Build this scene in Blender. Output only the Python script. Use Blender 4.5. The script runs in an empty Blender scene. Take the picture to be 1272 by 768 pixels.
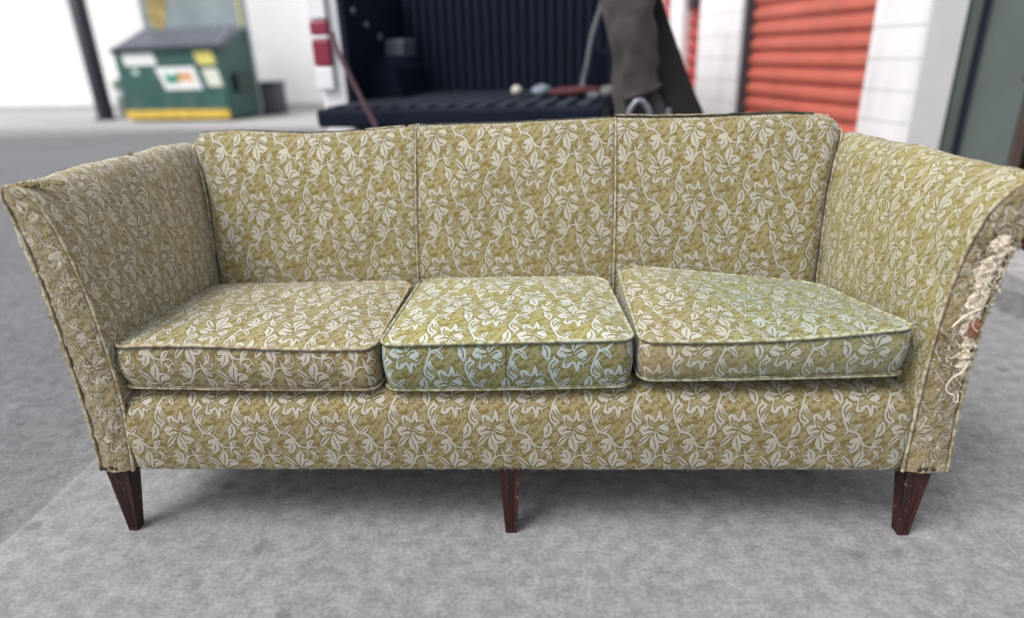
import bpy, math, random
import numpy as np
from math import sin, cos, pi, radians, atan2, sqrt
from mathutils import Vector, Matrix
random.seed(7); rng = np.random.RandomState(11)
S = bpy.context.scene
C = S.collection
# ------------------------------------------------------------------ camera
cam_d = bpy.data.cameras.new('camera'); cam = bpy.data.objects.new('camera', cam_d); C.objects.link(cam)
pitch, roll = radians(21.9), radians(1.9)
F = Vector((0, cos(pitch), -sin(pitch))); U0 = Vector((0, sin(pitch), cos(pitch))); R0 = Vector((1, 0, 0))
Rv = R0*cos(roll) - U0*sin(roll); Uv = R0*sin(roll) + U0*cos(roll)
CAMPOS = Vector((0, 0, 1.15))
Mx = Matrix((Rv, Uv, -F)).transposed().to_4x4(); Mx.translation = CAMPOS
cam.matrix_world = Mx
cam_d.sensor_width = 36; cam_d.lens = 795/1272*36; cam_d.clip_end = 500; cam_d.clip_start = .05
cam_d.dof.use_dof = True; cam_d.dof.focus_distance = 1.60; cam_d.dof.aperture_fstop = .9
S.camera = cam
# ------------------------------------------------------------------ light
SUN_DIR = Vector((-.60, -.42, 1.05)).normalized()      # towards the sun
w = bpy.data.worlds.new('World'); S.world = w; w.use_nodes = True
nt = w.node_tree; bg = nt.nodes['Background']
sky = nt.nodes.new('ShaderNodeTexSky'); sky.sky_type = 'NISHITA'; sky.sun_disc = False
sky.sun_elevation = math.asin(SUN_DIR.z); sky.sun_rotation = atan2(SUN_DIR.x, SUN_DIR.y)
sky.air_density = 1.0; sky.dust_density = 4.0
hs = nt.nodes.new('ShaderNodeHueSaturation'); hs.inputs['Saturation'].default_value = .18
nt.links.new(sky.outputs[0], hs.inputs['Color']); nt.links.new(hs.outputs[0], bg.inputs['Color'])
bg.inputs['Strength'].default_value = .135
sd = bpy.data.lights.new('sun', 'SUN'); sd.energy = 1.35; sd.angle = radians(28); sd.color = (1, .965, .91)
so = bpy.data.objects.new('sun', sd); C.objects.link(so)
so.rotation_euler = SUN_DIR.to_track_quat('Z', 'Y').to_euler(); so.location = (-6, -3, 9)
S.view_settings.view_transform = 'Standard'; S.view_settings.look = 'None'
S.view_settings.exposure = .55; S.view_settings.gamma = 1
# ------------------------------------------------------------------ helpers
class MB:
    def __init__(s): s.v = []; s.f = []; s.uv = []
    def add(s, vs, fs, uvs=None):
        b = len(s.v); s.v += [tuple(p) for p in vs]
        for i, f in enumerate(fs):
            s.f.append([b+k for k in f]); s.uv.append(uvs[i] if uvs else [(0, 0)]*len(f))
    def grid(s, P, UV=None, flip=False, closeu=False):
        n, m = len(P), len(P[0]); vs = [p for r in P for p in r]; fs = []; us = []
        for i in range(n-1):
            for j in range(m-1):
                q = [(i, j), (i+1, j), (i+1, j+1), (i, j+1)]
                if flip: q.reverse()
                fs.append([a*m+b for a, b in q])
                us.append([UV[a][b] if UV else (0, 0) for a, b in q])
        s.add(vs, fs, us)
    def box(s, a, b, T=None, bev=0):
        x0, y0, z0 = a; x1, y1, z1 = b
        vs = [(x0,y0,z0),(x1,y0,z0),(x1,y1,z0),(x0,y1,z0),(x0,y0,z1),(x1,y0,z1),(x1,y1,z1),(x0,y1,z1)]
        if T: vs = [T(*p) for p in vs]
        s.add(vs, [(3,2,1,0),(4,5,6,7),(0,1,5,4),(1,2,6,5),(2,3,7,6),(3,0,4,7)])
    def prism(s, pts, y0, y1, T=None):      # polygon in xz, from y0 to y1
        n = len(pts); vs = [(x, y0, z) for x, z in pts] + [(x, y1, z) for x, z in pts]
        if T: vs = [T(*p) for p in vs]
        s.add(vs, [list(range(n)), list(range(2*n-1, n-1, -1))] + [(i, i+n, (i+1) % n+n, (i+1) % n) for i in range(n)])
    def tube(s, path, r, k=7, caps=True, closed=False, ulen=.19):
        path = [Vector(p) for p in path]; n = len(path); rings = []; L = 0; UV = []
        rr = r if callable(r) else (lambda t: r)
        prev = None
        for i, p in enumerate(path):
            a = path[(i-1) % n] if closed or i > 0 else p; b = path[(i+1) % n] if closed or i < n-1 else p
            t = (b-a).normalized() if (b-a).length > 1e-9 else Vector((0, 0, 1))
            if prev is None:
                u = t.orthogonal().normalized()
            else:
                u = prev - t*prev.dot(t); u = u.normalized() if u.length > 1e-6 else t.orthogonal().normalized()
            prev = u; w_ = t.cross(u)
            if i: L += (p-path[i-1]).length
            R_ = rr(i/max(1, n-1))
            rings.append([p+(u*cos(2*pi*j/k)+w_*sin(2*pi*j/k))*R_ for j in range(k+1)])
            UV.append([(L/ulen, j/k*.12) for j in range(k+1)])
        if closed:
            rings.append([q.copy() for q in rings[0]]); UV.append([(L/ulen+.05, j/k*.12) for j in range(k+1)])
        s.grid(rings, UV)
        if caps and not closed:
            s.add([q for q in rings[0][:k]], [list(range(k))]); s.add([q for q in rings[-1][:k]], [list(range(k-1, -1, -1))])
    def lathe(s, prof, c=(0, 0, 0), k=16, axis='z'):
        P = []
        for r, z in prof:
            row = []
            for j in range(k+1):
                a = 2*pi*j/k; x, y = r*cos(a), r*sin(a)
                row.append((c[0]+x, c[1]+y, c[2]+z) if axis == 'z' else ((c[0]+x, c[1]+z, c[2]-y) if axis == 'y' else (c[0]+z, c[1]+x, c[2]+y)))
            P.append(row)
        s.grid(P, flip=True)
    def build(s, name, mat, parent=None, smooth=True, merge=False):
        me = bpy.data.meshes.new(name); me.from_pydata(s.v, [], s.f)
        ul = me.uv_layers.new(name='UVMap'); flat = [c for f in s.uv for q in f for c in q]
        ul.data.foreach_set('uv', flat)
        me.polygons.foreach_set('use_smooth', [smooth]*len(me.polygons))
        me.materials.append(mat); me.update()
        if merge:
            import bmesh
            bm = bmesh.new(); bm.from_mesh(me); bmesh.ops.remove_doubles(bm, verts=bm.verts, dist=1e-5); bmesh.ops.recalc_face_normals(bm, faces=bm.faces); bm.to_mesh(me); bm.free()
        o = bpy.data.objects.new(name, me); C.objects.link(o)
        if parent: o.parent = parent
        return o
def bevel(o, wd, seg=2):
    m = o.modifiers.new('bevel', 'BEVEL'); m.width = wd; m.segments = seg; m.limit_method = 'ANGLE'; m.angle_limit = radians(40)
    return o
def empty(name, loc=(0, 0, 0), rz=0):
    o = bpy.data.objects.new(name, None); C.objects.link(o); o.location = loc; o.rotation_euler = (0, 0, rz); o.empty_display_size = .1
    return o
def tag(o, label=None, cat=None, group=None, kind=None):
    if label: o['label'] = label
    if cat: o['category'] = cat
    if group: o['group'] = group
    if kind: o['kind'] = kind
    return o
def crom(pts, n=8, closed=False):
    pts = [np.array(p, float) for p in pts]; N = len(pts); out = []
    rngi = range(N if closed else N-1)
    for i in rngi:
        p0 = pts[(i-1) % N] if closed or i > 0 else 2*pts[0]-pts[1]
        p1 = pts[i]; p2 = pts[(i+1) % N]
        p3 = pts[(i+2) % N] if closed or i < N-2 else 2*pts[-1]-pts[-2]
        for k in range(n):
            t = k/n
            out.append(.5*((2*p1)+(-p0+p2)*t+(2*p0-5*p1+4*p2-p3)*t*t+(-p0+3*p1-3*p2+p3)*t**3))
    if not closed: out.append(pts[-1])
    return out
def lerp(a, b, t): return a+(b-a)*t
def interp(x, xs, ys): return float(np.interp(x, xs, ys))
def hn(x, y=0., z=0.):      # cheap smooth noise
    return (sin(x*1.7+y*2.3+z*1.1+.5)+sin(x*3.1-y*1.9+z*2.7+1.3)*.6+sin(-x*2.2+y*4.3+z*3.9+4.1)*.5+sin(x*6.3+y*5.1-z*4.7)*.25)/2.35
# ------------------------------------------------------------------ damask tile (drawn here, 605 x 650)
TW, TH = 605, 650
def damask():
    SS = 2; W, H = TW*SS, TH*SS
    m = np.zeros((H, W), np.float32); cut = np.zeros((H, W), np.float32)
    def poly(buf, pts, sm=True, val=1.):
        p = np.array(crom(pts, 5, True)) if sm else np.array(pts, float); p = p*SS
        x0, y0 = np.floor(p.min(0)).astype(int)-1; x1, y1 = np.ceil(p.max(0)).astype(int)+1
        X, Y = np.meshgrid(np.arange(x0, x1)+.5, np.arange(y0, y1)+.5); ins = np.zeros(X.shape, bool)
        a = p; b = np.roll(p, -1, 0)
        for (ax, ay), (bx, by) in zip(a, b):
            if ay == by: continue
            c_ = ((ay > Y) != (by > Y)) & (X < (bx-ax)*(Y-ay)/(by-ay)+ax); ins ^= c_
        yy, xx = np.nonzero(ins); buf[(yy+y0) % H, (xx+x0) % W] = val
    def stroke(buf, pts, r0, r1=None, rm=None):
        if r1 is None: r1 = r0
        p = np.array(crom(pts, 32))*SS; n = len(p)
        for i, q in enumerate(p):
            t = i/(n-1); r = lerp(r0, r1, t)
            if rm: r += (rm-(r0+r1)/2)*sin(pi*t)
            r *= SS; k = int(r+2)
            X, Y = np.meshgrid(np.arange(-k, k+1), np.arange(-k, k+1)); cx, cy = int(q[0]), int(q[1])
            ok = (X+cx+.5-q[0])**2+(Y+cy+.5-q[1])**2 < r*r
            yy, xx = np.nonzero(ok); buf[(yy-k+cy) % H, (xx-k+cx) % W] = 1
    def both(fn, buf, pts, *a, **k):
        fn(buf, pts, *a, **k); fn(buf, [(x+302.5, 806-y) for x, y in pts], *a, **k)
    P = [
     [(212,125),(232,132),(262,158),(284,190),(303,222),(290,226),(262,224),(238,202),(218,168)],
     [(350,76),(365,98),(369,128),(356,160),(336,182),(326,212),(314,216),(299,184),(296,146),(308,110),(330,90)],
     [(324,240),(330,206),(341,172),(364,157),(392,153),(412,166),(438,194),(420,213),(398,222),(376,228),(354,244),(338,264)],
     [(345,298),(350,272),(376,254),(404,246),(432,274),(424,300),(400,310),(410,320),(430,318),(412,332),(380,330),(356,316)],
     [(212,277),(226,254),(238,232),(256,227),(276,240),(322,256),(296,268),(262,264),(262,276),(284,282),(270,302),(246,309),(228,296)],
     [(250,380),(264,342),(274,304),(304,284),(324,284),(298,310),(286,352),(312,350),(338,332),(328,360),(300,394),(270,400)],
     [(334,350),(344,394),(358,436),(376,406),(380,366),(366,344),(358,376),(348,348)],
     [(104,184),(122,204),(150,216),(173,250),(172,290),(152,337),(131,312),(111,282),(113,238)],
     [(196,288),(206,312),(232,334),(222,356),(198,374),(182,402),(176,444),(160,432),(153,388),(164,344),(186,322)],
     [(182,452),(200,408),(242,398),(228,420),(218,448),(208,470),(196,474)],
     [(226,540),(256,528),(272,500),(306,486),(300,514),(284,544),(256,566),(232,562)],
     [(236,650),(246,622),(278,606),(306,614),(290,640),(258,654)],
     [(304,628),(319,672),(311,712),(286,738),(244,759),(264,736),(238,724),(262,710),(236,694),(214,670),(246,680),(262,668),(284,640)],
     [(408,690),(404,660),(424,630),(464,618),(456,652),(430,682)],
     [(415,725),(432,746),(440,776),(420,806),(448,790),(466,816),(476,790),(466,756),(442,734)],
    ]
    for p in P: both(poly, m, p)
    St = [([(166,410),(178,462),(198,512),(216,544),(262,560),(300,588),(330,648),(368,686),(408,690)],7,6,10),
          ([(408,690),(436,664),(452,640)],6,5,None),
          ([(212,540),(210,566),(196,592)],8,5,None), ([(296,590),(318,608),(344,606)],8,3,None),
          ([(205,452),(208,476),(224,494),(240,486)],6,2,None),
          ([(326,654),(346,700),(336,752)],6,3,None),
          ([(398,716),(424,694),(464,686),(486,712),(500,752)],8,3,None), ([(426,722),(456,740),(486,722)],6,4,None),
          ([(404,706),(402,736),(384,762)],6,2,None),
          ([(370,346),(398,360),(436,342),(462,290)],7,2,None), ([(394,356),(402,378),(412,398)],6,2,None)]
    for p, a, b, c_ in St: both(stroke, m, p, a*.88, b*.9, c_ and c_*.88)
    Ct = [([(224,150),(256,190),(296,226)],2.6), ([(344,104),(336,146),(320,200)],1.6), ([(392,176),(360,190),(340,244)],2.4),
          ([(396,262),(366,276),(352,306),(404,334)],2.8), ([(240,268),(262,258)],1.4), ([(282,372),(280,330),(296,300)],2.6),
          ([(128,232),(148,262),(148,306)],2.2), ([(172,408),(176,366),(206,338)],2.2), ([(204,436),(214,414),(230,404)],1.6),
          ([(244,548),(274,530),(292,504)],1.8), ([(292,662),(284,700),(270,722)],1.5), ([(426,664),(440,644),(452,632)],1.6), ([(454,766),(460,786),(464,800)],1.8)]
    for p, a in Ct: both(stroke, cut, p, a*2.0, a*2.1)
    m = m.reshape(TH, SS, TW, SS).mean((1, 3)); cut = cut.reshape(TH, SS, TW, SS).mean((1, 3))
    fy = np.fft.fftfreq(TH)[:, None]; fx = np.fft.fftfreq(TW)[None]
    def gauss(a, s): return np.fft.ifft2(np.fft.fft2(a)*np.exp(-2*(pi*s)**2*(fx**2+fy**2))).real
    def bandnoise(wl, bw, ang, an, seed):
        r_ = np.random.RandomState(seed).randn(TH, TW); u = fx*cos(ang)+fy*sin(ang); v = -fx*sin(ang)+fy*cos(ang)
        rad = np.sqrt((u*an)**2+v**2); k = np.exp(-((rad-1/wl)**2)/(2*(bw/wl)**2))
        a = np.fft.ifft2(np.fft.fft2(r_)*k).real; return a/a.std()
    m = np.clip((gauss(m, 3.0)-.32)*6, 0, 1)*(1-cut)
    bn = bandnoise(58, .35, radians(-38), 2.0, 3)+.7*bandnoise(24, .4, radians(-38), 1.7, 5)
    halo = np.clip(gauss(m, 4.5), 0, 1)
    rid = 1-np.abs(bandnoise(40, .35, radians(-38), 2.2, 12))
    blotch = np.clip((bn*.55+rid*.35+.12-halo*1.7)*5+.5, 0, 1); blotch = gauss(blotch, 1.2)
    thr = .74+.26*np.clip(bandnoise(7, .4, .4, 3., 8)*.5+.5, 0, 1)
    img = np.ones((TH, TW, 4), np.float32)
    img[..., 0] = gauss(m, .8)*thr; img[..., 1] = blotch; img[..., 2] = halo
    img = img[::-1]
    im = bpy.data.images.new('damask_weave', TW, TH, alpha=False, float_buffer=False)
    im.colorspace_settings.name = 'Non-Color'
    im.pixels.foreach_set(np.clip(img, 0, 1).astype(np.float32).ravel()); im.update(); im.pack()
    return im
DAMASK = damask()
# ------------------------------------------------------------------ materials
class NT:
    def __init__(s, name):
        s.m = bpy.data.materials.new(name); s.m.use_nodes = True; s.t = s.m.node_tree; s.b = s.t.nodes['Principled BSDF']
    def n(s, typ, **k):
        x = s.t.nodes.new(typ)
        for a, v in k.items():
            if a in x.inputs: x.inputs[a].default_value = v
            else: setattr(x, a, v)
        return x
    def l(s, a, b): s.t.links.new(a, b)
    def mix(s, f, a, b, mode='MIX'):
        x = s.t.nodes.new('ShaderNodeMix'); x.data_type = 'RGBA'; x.blend_type = mode
        for sock, v in ((x.inputs[0], f), (x.inputs[6], a), (x.inputs[7], b)):
            if hasattr(v, 'links'): s.l(v, sock)
            elif isinstance(v, (int, float)): sock.default_value = v
            else: sock.default_value = tuple(v)+(1,) if len(v) == 3 else v
        return x.outputs[2]
    def math(s, op, a, b=0., c=None, clamp=False):
        x = s.t.nodes.new('ShaderNodeMath'); x.operation = op; x.use_clamp = clamp
        for sock, v in zip(x.inputs, (a, b, c)):
            if v is None: continue
            if hasattr(v, 'links'): s.l(v, sock)
            else: sock.default_value = v
        return x.outputs[0]
    def noise(s, scale, detail=3, rough=.5, coord='Object', vec=None, dist=0.):
        x = s.t.nodes.new('ShaderNodeTexNoise'); x.inputs['Scale'].default_value = scale; x.inputs['Detail'].default_value = detail
        x.inputs['Roughness'].default_value = rough; x.inputs['Distortion'].default_value = dist
        if vec is None: vec = s.t.nodes.new('ShaderNodeTexCoord').outputs[coord]
        s.l(vec, x.inputs['Vector']); return x
    def ramp(s, f, lo, hi, a=0., b=1.):
        x = s.t.nodes.new('ShaderNodeMapRange'); x.inputs[1].default_value = lo; x.inputs[2].default_value = hi
        x.inputs[3].default_value = a; x.inputs[4].default_value = b; s.l(f, x.inputs[0]); return x.outputs[0]
    def bump(s, h, strength=.5, dist=.002, prev=None):
        x = s.t.nodes.new('ShaderNodeBump'); x.inputs['Strength'].default_value = strength; x.inputs['Distance'].default_value = dist
        s.l(h, x.inputs['Height'])
        if prev: s.l(prev, x.inputs['Normal'])
        return x.outputs[0]
def fabric(name, gold, mid, cream, worn=0., soil=.25, cool=None, coolrange=None, pale=0.):
    q = NT(name); b = q.b
    uv = q.n('ShaderNodeUVMap'); vec = uv.outputs[0]
    if worn > 0:
        nz = q.noise(2.2, 4, .6, vec=vec); nz2 = q.n('ShaderNodeVectorMath', operation='SUBTRACT'); q.l(nz.outputs['Color'], nz2.inputs[0]); nz2.inputs[1].default_value = (.5, .5, .5)
        sc = q.n('ShaderNodeVectorMath', operation='SCALE'); q.l(nz2.outputs[0], sc.inputs[0]); sc.inputs['Scale'].default_value = worn
        ad = q.n('ShaderNodeVectorMath', operation='ADD'); q.l(vec, ad.inputs[0]); q.l(sc.outputs[0], ad.inputs[1]); vec = ad.outputs[0]
    im = q.n('ShaderNodeTexImage'); im.image = DAMASK; q.l(vec, im.inputs[0])
    sp = q.n('ShaderNodeSeparateColor'); q.l(im.outputs[0], sp.inputs[0])
    R_, G_, B_ = sp.outputs[0], sp.outputs[1], sp.outputs[2]
    big = q.noise(3.1, 3, .55); fine = q.noise(420, 2, .6)
    wv = q.n('ShaderNodeTexWave', wave_type='BANDS', bands_direction='DIAGONAL'); q.l(uv.outputs[0], wv.inputs[0]); wv.inputs['Scale'].default_value = 34; wv.inputs['Distortion'].default_value = 1.5
    ground = q.mix(q.math('MULTIPLY', G_, .9), gold, mid)
    dark = tuple(c*.40 for c in gold)
    outl = q.math('MULTIPLY', q.math('SUBTRACT', 1., R_, clamp=True), q.math('MULTIPLY', B_, 2.1, clamp=True), clamp=True)
    ground = q.mix(outl, ground, dark)
    cr = q.mix(q.ramp(wv.outputs['Fac'], .2, .8, .0, .14), cream, mid)
    Rm = R_
    if worn > 0:
        wn = q.noise(26, 5, .7); Rm = q.math('MULTIPLY', R_, q.ramp(wn.outputs['Fac'], .3, .62, .1, 1.))
    col = q.mix(Rm, ground, cr)
    if cool:
        tc = q.n('ShaderNodeTexCoord'); sx = q.n('ShaderNodeSeparateXYZ'); q.l(tc.outputs['Object'], sx.inputs[0])
        k = q.math('ADD', q.ramp(sx.outputs[0], coolrange[0], coolrange[1], 0, 1), q.ramp(big.outputs['Fac'], .35, .65, -.3, .3), clamp=True)
        cr2 = q.mix(R_, q.mix(G_, cool[0], cool[1]), cool[2]); cr2 = q.mix(outl, cr2, tuple(c*.5 for c in cool[0]))
        col = q.mix(k, col, cr2)
    if pale:
        col = q.mix(q.ramp(big.outputs['Fac'], .3, .7, pale*.5, pale), col, q.mix(.5, cream, mid))
    st = q.noise(7, 6, .62, dist=.6)
    so_ = q.mix(q.math('MULTIPLY', q.ramp(st.outputs['Fac'], .42, .72, 0, 1), soil), (1, 1, 1), (.62, .56, .42))
    col = q.mix(1., col, so_, 'MULTIPLY')
    tone = q.mix(q.ramp(big.outputs['Fac'], .3, .7, 0, 1), (.90, .90, .92), (1.06, 1.04, 1.0))
    col = q.mix(1., col, tone, 'MULTIPLY')
    col = q.mix(1., col, q.mix(q.ramp(fine.outputs['Fac'], .3, .7, 0, 1), (.86, .86, .86), (1.1, 1.1, 1.1)), 'MULTIPLY')
    q.l(col, b.inputs['Base Color'])
    q.l(q.ramp(R_, 0, 1, .78, .5), b.inputs['Roughness'])
    b.inputs['Specular IOR Level'].default_value = .35
    b.inputs['Sheen Weight'].default_value = .25; b.inputs['Sheen Roughness'].default_value = .4; b.inputs['Sheen Tint'].default_value = (.9, .95, 1, 1)
    nm = q.bump(q.math('ADD', R_, q.math('MULTIPLY', B_, .6)), .3, .0014)
    nm = q.bump(fine.outputs['Fac'], .25, .0012, nm)
    if worn > 0:
        pk = q.noise(38, 5, .7); nm = q.bump(pk.outputs['Fac'], 1., .009, nm)
    q.l(nm, b.inputs['Normal'])
    return q.m
GOLD = (.180, .136, .036); MID = (.300, .265, .140); CREAM = (.465, .455, .39)
GREEN = ((.24, .225, .07), (.36, .35, .185), (.56, .61, .58))
fab_main = fabric('damask_fabric_gold', GOLD, MID, CREAM)
fab_rail = fabric('damask_fabric_front_rail', (.165, .122, .036), (.272, .236, .130), (.440, .424, .370))
fab_left = fabric('damask_fabric_left_cushion', (.205, .160, .050), (.345, .310, .17), (.60, .59, .52))
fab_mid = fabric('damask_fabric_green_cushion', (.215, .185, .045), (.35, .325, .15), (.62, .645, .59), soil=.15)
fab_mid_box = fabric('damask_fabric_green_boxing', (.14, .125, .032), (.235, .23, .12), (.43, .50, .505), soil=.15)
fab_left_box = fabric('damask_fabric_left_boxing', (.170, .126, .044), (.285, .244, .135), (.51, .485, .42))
fab_right_box = fabric('damask_fabric_right_boxing', (.23, .175, .08), (.32, .27, .15), (.56, .52, .42), cool=((.17, .16, .06), (.25, .25, .14), (.46, .50, .46)), coolrange=(.33, .52))
fab_right = fabric('damask_fabric_half_faded_cushion', (.215, .17, .055), (.34, .30, .15), (.60, .59, .50), cool=((.155, .15, .04), (.28, .29, .14), (.46, .51, .47)), coolrange=(.35, .62))
fab_arm_l = fabric('damask_fabric_left_arm', (.25, .195, .095), (.40, .35, .225), (.62, .585, .50), pale=.1)
fab_arm_r = fabric('damask_fabric_right_arm', (.205, .165, .045), (.34, .30, .14), (.51, .50, .40), pale=.05)
fab_worn = fabric('damask_fabric_worn_front', (.21, .165, .07), (.34, .285, .18), (.58, .54, .47), worn=.22, soil=.5)
def plain(name, col, rough=.6, var=.15, scale=20, metallic=0, bumps=0., bscale=60, spec=.5, bdist=.002, grime=0.):
    q = NT(name); nz = q.noise(scale, 5, .6)
    q.l(q.mix(q.ramp(nz.outputs['Fac'], .3, .7, 0, 1), tuple(c*(1-var) for c in col), tuple(min(1, c*(1+var)) for c in col)), q.b.inputs['Base Color'])
    if grime:
        src = q.b.inputs['Base Color'].links[0].from_socket; tc = q.n('ShaderNodeTexCoord'); mp = q.n('ShaderNodeMapping'); mp.inputs['Scale'].default_value = (5, 5, .8); q.l(tc.outputs['Object'], mp.inputs[0])
        g = q.noise(1.6, 6, .65, vec=mp.outputs[0]); q.l(q.mix(q.math('MULTIPLY', q.ramp(g.outputs['Fac'], .48, .75), grime), src, (.16, .14, .12)), q.b.inputs['Base Color'])
    q.b.inputs['Roughness'].default_value = rough; q.b.inputs['Metallic'].default_value = metallic; q.b.inputs['Specular IOR Level'].default_value = spec
    if bumps: q.l(q.bump(q.noise(bscale, 4, .6).outputs['Fac'], bumps, bdist), q.b.inputs['Normal'])
    return q.m
def weltm(name, a, b_):
    q = NT(name); nz = q.noise(75, 3, .6); nz2 = q.noise(420, 2, .5)
    col = q.mix(q.ramp(nz.outputs['Fac'], .44, .56), a, b_); q.l(q.mix(1., col, q.mix(q.ramp(nz2.outputs['Fac'], .3, .7), (.75, .75, .75), (1.15, 1.15, 1.15)), 'MULTIPLY'), q.b.inputs['Base Color'])
    q.b.inputs['Roughness'].default_value = .85; q.l(q.bump(nz2.outputs['Fac'], .5, .001), q.b.inputs['Normal']); return q.m
welt_mat = weltm('welt_cord_fabric', (.25, .195, .10), (.47, .42, .31))
welt_green = weltm('welt_cord_green_fabric', (.25, .23, .10), (.47, .48, .37))
welt_gap_dark = plain('dark_welt_and_gap_shade', (.045, .042, .032), .9, .8, 30)  # dark cord colour, also used as painted shade in the seam gaps
seam_shade_mat = plain('seam_gap_shade', (.10, .085, .05), .9, .6, 40)  # dark tone painting the shade in the gap along the arm welts
under_mat = plain('dark_lining_cloth', (.035, .032, .028), .95, .3, 30)
back_cloth = plain('back_cover_cloth', (.22, .18, .09), .9, .2, 20)
batting_mat = plain('cream_cotton_batting', (.72, .63, .51), .95, .35, 55, bumps=1., bscale=170, bdist=.006)
burlap_mat = plain('brown_inner_cloth', (.26, .115, .07), .9, .3, 90, bumps=.5, bscale=300)
thread_mat = plain('pale_cotton_thread', (.70, .65, .54), .9, .2, 60)
fuzz_mat = plain('frayed_olive_fibre', (.36, .31, .18), .9, .5, 60)
nail_mat = plain('antique_brass_nail', (.06, .052, .045), .38, .4, 200, metallic=.8)
def wood():
    q = NT('dark_mahogany_leg_wood'); tc = q.n('ShaderNodeTexCoord'); mp = q.n('ShaderNodeMapping'); mp.inputs['Scale'].default_value = (60, 60, 6); q.l(tc.outputs['Object'], mp.inputs[0])
    g = q.noise(1, 5, .6, vec=mp.outputs[0]); base = q.mix(q.ramp(g.outputs['Fac'], .3, .7), (.010, .003, .004), (.050, .011, .009))
    sc = q.noise(75, 6, .75); geo = q.n('ShaderNodeNewGeometry')
    chip = q.ramp(sc.outputs['Fac'], .60, .64); base = q.mix(q.math('MULTIPLY', chip, .55), base, (.34, .2, .16))
    q.l(base, q.b.inputs['Base Color']); q.b.inputs['Roughness'].default_value = .36
    q.l(q.bump(sc.outputs['Fac'], .5, .002), q.b.inputs['Normal']); return q.m
wood_mat = wood()
def concrete(name, c0, c1, sp=.2, edge=None):
    q = NT(name); a = q.noise(.55, 4, .6); b_ = q.noise(9, 6, .62); c_ = q.noise(22, 4, .6); d = q.noise(95, 3, .6)
    col = q.mix(q.ramp(a.outputs['Fac'], .32, .68), c0, c1)
    if edge:      # the worn seam: asphalt thins out over the last decimetres (U = metres from the edge)
        uvn = q.n('ShaderNodeUVMap'); sxy = q.n('ShaderNodeSeparateXYZ'); q.l(uvn.outputs[0], sxy.inputs[0])
        k = q.ramp(q.math('ADD', sxy.outputs[0], q.ramp(b_.outputs['Fac'], .3, .7, -.09, .09)), .02, .26)
        col = q.mix(k, q.mix(q.ramp(a.outputs['Fac'], .32, .68), edge[0], edge[1]), col)
    col = q.mix(1., col, q.mix(q.ramp(b_.outputs['Fac'], .36, .66), (.90, .902, .908), (1.06, 1.06, 1.058)), 'MULTIPLY')
    col = q.mix(1., col, q.mix(q.ramp(c_.outputs['Fac'], .36, .66), (.79, .792, .80), (1.11, 1.11, 1.107)), 'MULTIPLY')
    col = q.mix(1., col, q.mix(q.ramp(d.outputs['Fac'], .36, .64), (.87-sp*.3, .87-sp*.3, .875-sp*.3), (1.07+sp*.3,)*3), 'MULTIPLY')
    spots = q.noise(8, 1, .4); col = q.mix(q.ramp(spots.outputs['Fac'], .68, .74, 0, .55), col, (.10, .105, .11))
    q.l(col, q.b.inputs['Base Color']); q.b.inputs['Roughness'].default_value = .9; q.b.inputs['Specular IOR Level'].default_value = .25
    q.l(q.bump(c_.outputs['Fac'], .25, .006), q.b.inputs['Normal']); return q.m
# ------------------------------------------------------------------ setting: ground
def P3(a): return Vector(a)
conc = concrete('concrete_yard', (.243, .243, .247), (.298, .298, .303))
asph = concrete('blue_grey_asphalt', (.160, .160, .171), (.198, .198, .210), .3, edge=((.243, .243, .247), (.298, .298, .303)))
apron_m = concrete('pale_concrete_apron', (.37, .365, .37), (.44, .435, .435))
mb = MB(); mb.grid([[(-260, -260, 0), (260, -260, 0)], [(-260, 260, 0), (260, 260, 0)]], flip=True); tag(mb.build('ground', conc, smooth=False), kind='structure')
# asphalt lane on the left: edge through (-1.314,1.28)-(-1.274,1.627), wandering
mb = MB(); row0 = []; row1 = []
ey = [-3, 1.28, 1.63, 2.2, 4.2, 12.3]; ex = [-1.81, -1.32, -1.28, -1.24, -1.6, -3.4]
for i in range(160):
    y = lerp(-3, 12.0, i/159); x = interp(y, ey, ex)+.014*hn(y*3)+.004*hn(y*31)
    row0.append((-60, y, .004)); row1.append((x+.15, y, -.001))
mb.grid([row0, [(x-1., y, .004) for x, y, z in row1], row1], [[(60, 0)]*160, [(1, 0)]*160, [(0, 0)]*160], flip=True); tag(mb.build('asphalt_lane', asph, smooth=False), kind='structure')
# far apron along the wall
A0 = Vector((-10.03, 13.22, 0)); A1 = Vector((-4.08, 11.88, 0)); ad = (A1-A0).normalized(); W0 = Vector((-14.5, 19.34, 0)); W1 = Vector((-5.485, 16.464, 0)); wd = (W1-W0).normalized()
mb = MB(); mb.grid([[A0-ad*30+Vector((0, 0, .008)), A1+ad*16+Vector((0, 0, .008))], [W0-wd*28+Vector((0, 0, .008)), W1+wd*14+Vector((0, 0, .008))]], flip=True)
tag(mb.build('concrete_apron', apron_m, smooth=False), kind='structure')
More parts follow.
